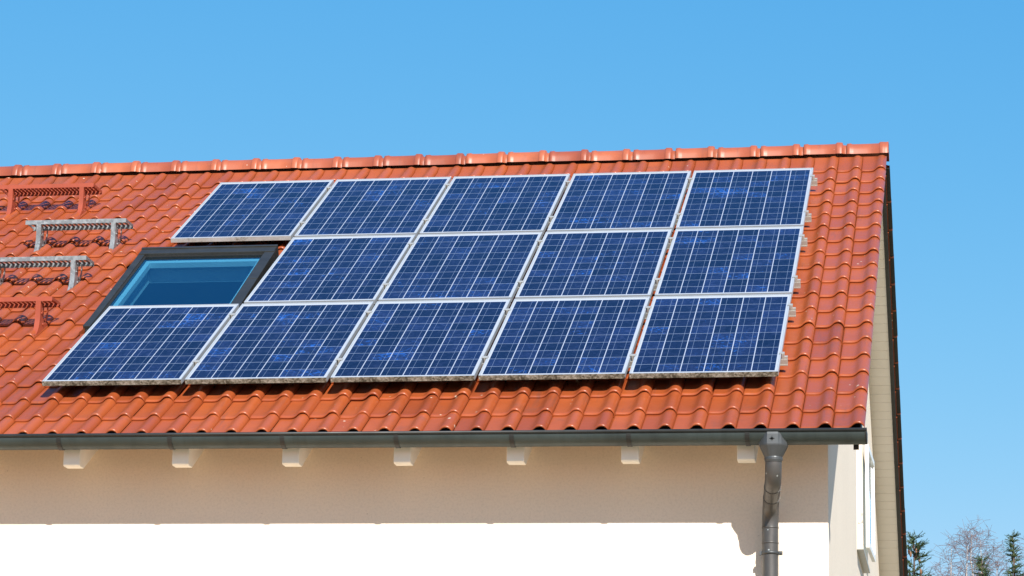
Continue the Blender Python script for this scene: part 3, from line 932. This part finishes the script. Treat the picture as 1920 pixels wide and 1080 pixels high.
# ------------------------------------------------------------------ roof steps
def make_step(m, hole):
    """origin at the foot of the right-hand bracket; x along the eave, y into the slope, z up"""
    root = bpy.data.objects.new("roof_step", None); COL.objects.link(root); root.empty_display_size = .1
    def O(x, y, z): return (x, y, z)
    zt = .300; yf = .045; yb = .245 if hole < 4 else .285; xa, xb = -.745, .105
    mb = MB()
    mb.box(xa, xb, yf, yf + .003, zt - .034, zt)           # front flange
    mb.box(xa, xb, yb, yb + .003, zt - .026, zt)           # rear flange
    mb.box(xa, xa + .003, yf + .003, yb, zt - .022, zt - .001); mb.box(xb - .003, xb, yf + .003, yb, zt - .022, zt - .001)
    for i in range(1, hole):                               # long bars
        y = yf + (yb - yf) * i / hole
        mb.box(xa + .003, xb - .003, y - .0040, y + .0040, zt - .011, zt - .0055)
    nx = 22 if m is GALV else 25
    for i in range(1, nx):
        x = xa + (xb - xa) * i / nx
        mb.box(x - .0115, x + .0115, yf + .003, yb, zt - .0085, zt - .0045)
    mb.box(xa, xb, yb + .003, yb + .006, zt - .034, zt - .018)       # rear lip
    g = mb.build("grate", m, None); g.parent = root
    t = math.tan(TH)
    for xc in (0.0, -.630):
        mb = MB()
        w = .019
        # curved front leg: front edge and rear edge of the web
        fe = [(.046, zt - .034), (.050, .20), (.052, .15), (.047, .105), (.034, .060), (.012, .022), (-.012, .0)]
        re = [(.100, zt - .034), (.086, .225), (.090, .190), (.104, .165), (.128, .150), (.170, .141), (.215, .132)]
        # web plates on both sides of the leg
        for xs in (xc - w, xc + w - .004):
            n = len(fe)
            V = []
            for x in (xs, xs + .004):
                V += [(x, a, b) for a, b in fe] + [(x, a, b) for a, b in re]
            F = []
            for i in range(n - 1):
                F.append((i + 1, i, n + i, n + i + 1)); F.append((2 * n + i, 2 * n + i + 1, 3 * n + i + 1, 3 * n + i))
                F.append((i, i + 1, 2 * n + i + 1, 2 * n + i)); F.append((n + i + 1, n + i, 3 * n + i, 3 * n + i + 1))
            mb.add(V, F)
        # front flange that follows the leg
        n = len(fe)
        V = [(x, a - .002, b) for a, b in fe for x in (xc - w, xc + w)]
        mb.add(V, [(2 * i + 1, 2 * i, 2 * i + 2, 2 * i + 3) for i in range(n - 1)], 0, True)
        # rear arm with its half-round cut-out
        arc = [(.200 + .0, zt - .026), (.205, .235), (.200, .200), (.186, .175), (.165, .160), (.140, .155)]
        arc2 = [(.228, zt - .026), (.232, .230), (.226, .190), (.208, .158), (.180, .138), (.145, .128)]
        for xs in (xc - w, xc + w - .004):
            n = len(arc); V = []
            for x in (xs, xs + .004):
                V += [(x, a, b) for a, b in arc] + [(x, a, b) for a, b in arc2]
            F = []
            for i in range(n - 1):
                F.append((i, i + 1, n + i + 1, n + i)); F.append((2 * n + i + 1, 2 * n + i, 3 * n + i, 3 * n + i + 1))
                F.append((i + 1, i, 2 * n + i, 2 * n + i + 1)); F.append((n + i, n + i + 1, 3 * n + i + 1, 3 * n + i))
            mb.add(V, F)
        # base strap lying up the slope, stiffening edge and bolts
        mb.hexa([(xc - w, -.015, -.010), (xc + w, -.015, -.010), (xc + w, .250, .250 * t - .010), (xc - w, .250, .250 * t - .010),
                 (xc - w, -.015, -.002), (xc + w, -.015, -.002), (xc + w, .250, .250 * t - .002), (xc - w, .250, .250 * t - .002)])
        for a, b in ((.075, .18), (.115, .105)):
            mb.tube([(xc - w - .004, a, b), (xc + w + .008, a, b)], .008, 8)
        br = mb.build("bracket", m, None); br.parent = root
        mb = MB(); mb.hexa([(xc - .016, -.040, -.034), (xc + .016, -.040, -.034), (xc + .016, .03, -.006), (xc - .016, .03, -.006),
                            (xc - .016, -.040, -.012), (xc + .016, -.040, -.012), (xc + .016, .03, .010), (xc - .016, .03, .010)])
        fo = mb.build("foot", RUBBER, None); fo.parent = br
    return root
steps = [((-1.150, 4.505), REDPAINT, 4, "red grated roof step nearest the ridge, above the silver ones"),
         ((-0.547, 3.395), GALV, 2, "upper silver galvanised roof step, whole in view left of the top panel row"),
         ((-0.575, 2.372), GALV, 2, "lower silver galvanised roof step beside the roof window, cut by the photo's left edge"),
         ((-0.530, 1.342), REDPAINT, 2, "lowest red roof step, near the roof window's lower left corner")]
first = {}
for (u, v), m, hole, lab in steps:
    key = (m.name, hole)
    o = first[key] = make_step(m, hole)
    o.location = RF(u, v, -.118)
    tag(o, lab, "roof step", "roof steps left of the solar panels")

# ------------------------------------------------------------------ trees behind the house
def limb(mb, p, d, length, r0, depth, rnd, spread, bend_up, nseg=5):
    pts = [p.copy()]; rs = [r0]
    q = p.copy(); dd = d.normalized()
    for i in range(nseg):
        dd = (dd + Vector((rnd.gauss(0, .13), rnd.gauss(0, .13), rnd.gauss(0, .09) + bend_up))).normalized()
        q = q + dd * (length / nseg)
        pts.append(q.copy()); rs.append(max(r0 * (1 - .75 * (i + 1) / nseg), .0022))
    mb.tube(pts, rs, 4 if r0 < .02 else 6, caps=False)
    return pts, rs

def birch(x, y, top, seed, label, lead=2):
    rnd = random.Random(seed)
    root = thing("birch_tree", (x, y, 0), label, "tree", "bare birch trees beyond the house")
    tr = MB(); cr = MB()
    leaders = []
    h0 = top * .55
    tr.tube([(x, y, 0), (x + .03, y, h0 * .5), (x, y, h0)], [.13, .10, .075], 8)
    for l in range(lead):
        a = rnd.uniform(0, 6.28)
        tx, ty = x + rnd.uniform(-.6, .6), y + rnd.uniform(-.4, .4)
        tz = top - (0 if l == 0 else rnd.uniform(.05, .55))
        pts = [Vector((x, y, h0))]
        for i in range(1, 9):
            f = i / 8
            pts.append(Vector((x + (tx - x) * f ** .7 + rnd.gauss(0, .035), y + (ty - y) * f ** .7, h0 + (tz - h0) * f)))
        rs = [.06 * (1 - i / 8) ** 1.1 + .0045 for i in range(9)]
        tr.tube(pts, rs, 6, caps=False)
        for j in range(46):
            f = rnd.uniform(.08, .97)
            i = min(int(f * 8), 7); p = pts[i].lerp(pts[i + 1], f * 8 - i)
            az = rnd.uniform(0, 6.28); L = rnd.uniform(.5, 1.15) * (1.25 - .75 * f)
            d = Vector((math.cos(az), math.sin(az), rnd.uniform(.7, 1.6)))
            bp, brs = limb(cr, p, d, L, .011 * (1.25 - f) + .002, 0, rnd, .5, .02, 5)
            for t in range(rnd.randint(5, 8)):
                g = rnd.uniform(.2, 1.0); ii = min(int(g * 5), 4); pp = bp[ii].lerp(bp[ii + 1], g * 5 - ii)
                az2 = rnd.uniform(0, 6.28)
                d2 = Vector((math.cos(az2), math.sin(az2), rnd.uniform(-.2, 1.2)))
                bp2, _ = limb(cr, pp, d2, rnd.uniform(.15, .42), .0034, 0, rnd, .5, .0, 3)
                for t2 in range(2):
                    g2 = rnd.uniform(.3, 1); i2 = min(int(g2 * 3), 2); p2 = bp2[i2].lerp(bp2[i2 + 1], g2 * 3 - i2)
                    limb(cr, p2, Vector((rnd.gauss(0, 1), rnd.gauss(0, 1), rnd.uniform(-.5, .9))), rnd.uniform(.08, .22), .0026, 0, rnd, .5, -.02, 2)
    tr.build("trunk", BIRCH, root)
    cr.build("crown", TWIG, root)
    return root

def spruce(x, y, top, seed, label, rad=.16, cones=0, lean=0.0, dens=1.0):
    rnd = random.Random(seed)
    root = thing("spruce_tree", (x, y, 0), label, "tree", "spruces behind the house")
    tr = MB(); cr = MB()
    tr.tube([(x, y, 0), (x + lean * .5, y, top * .6), (x + lean, y, top - .05)], [.13, .07, .006], 8)
    tr.build("trunk", BARK, root)
    def shoot(p, d, L, r):
        # a needled twig: a ragged spindle of short needle blades round a stem
        d = d.normalized()
        s1 = d.orthogonal().normalized(); s2 = d.cross(s1)
        cr.tube([p, p + d * L], [.005, .002], 3, caps=False)
        nn = int(L * 150 * dens)
        for i in range(nn):
            f = rnd.uniform(0, 1); a = rnd.uniform(0, 6.28)
            o = p + d * L * f
            n = (s1 * math.cos(a) + s2 * math.sin(a) + d * .55).normalized() * r * rnd.uniform(.7, 1.15) * (1 - .35 * f)
            w = d.cross(n).normalized() * .0042
            cr.add([o - w, o + w, o + n + w * .25, o + n - w * .25], [(0, 1, 2, 3)])
    axis = lambda z: Vector((x + lean * z / top, y, z))
    z = top
    shoot(axis(top - .10), Vector((.05, 0, 1)), .16, .022)
    cpos = []
    zz = top - .06
    while zz > top * .28:
        depth = top - zz
        near = zz > top - 1.6
        R_ = rad * (.35 + depth * 1.15) if depth < 1.2 else rad * (1.5 + (depth - 1.2) * .55)
        nb = rnd.randint(4, 6) if near else 6
        for k in range(nb):
            az = rnd.uniform(0, 6.28); L = R_ * rnd.uniform(.65, 1.15)
            p = axis(zz); d = Vector((math.cos(az), math.sin(az), rnd.uniform(.35, .8) if depth < .5 else rnd.uniform(-.05, .35)))
            if near:
                shoot(p, d, L, .024)
                m = int(4 + L * 22)
                for s in range(m):
                    f = rnd.uniform(.25, 1)
                    shoot(p + d.normalized() * L * f, d + Vector((rnd.gauss(0, .8), rnd.gauss(0, .8), rnd.gauss(.1, .4))), rnd.uniform(.07, .16), .022)
                if rnd.random() < .5: cpos.append(p + d.normalized() * L * rnd.uniform(.5, .9))
            else:
                d = d.normalized(); s = d.cross(Vector((0, 0, 1))).normalized()
                for q in range(10):
                    f = rnd.uniform(.1, 1); c = p + d * L * f + Vector((0, 0, rnd.uniform(-.1, .05)))
                    e = (d + s * rnd.uniform(-1, 1)).normalized() * rnd.uniform(.14, .26); wv = s * rnd.uniform(.03, .06)
                    cr.add([c - wv, c + wv, c + e + Vector((0, 0, -.05))], [(0, 1, 2)])
        zz -= .085 if near else .22
    cr.build("crown", NEEDLE, root)
    rnd.shuffle(cpos)
    for p in cpos[:cones]:
        mb = MB(); L = rnd.uniform(.07, .10)
        q = p + Vector((0, 0, -.02))
        mb.tube([q, q + Vector((.004, 0, -L * .3)), q + Vector((.006, 0, -L * .75)), q + Vector((.008, 0, -L))], [.008, .020, .017, .005], 8)
        mb.build("cone", CONE, root)
    return root

spruce(5.36, 26.8, 3.05 + Z0, 3, "green spruce hung with brown cones close behind the roof verge", .27, 26, 0, 1.5)
spruce(7.05, 29.05, 3.43 + Z0, 5, "dark green spruce top at the far right edge of the photo", .10, 0, -.10, 1.4)
spruce(6.56, 28.1, 2.90 + Z0, 9, "low spruce tip in front of the bare birches, between the two other spruces", .11, 0, -.13, 1.4)
birch(5.95, 36.9, 4.44 + Z0, 21, "bare birch with purplish twigs just right of the cone bearing spruce", 3)
birch(6.62, 39.0, 4.98 + Z0, 22, "tallest bare birch, behind the low spruce tip", 3)
birch(5.35, 38.0, 4.10 + Z0, 23, "bare birch partly hidden by the cone bearing spruce", 3)
birch(7.05, 42.0, 5.02 + Z0, 24, "bare birch nearest the spruce at the right edge", 2)
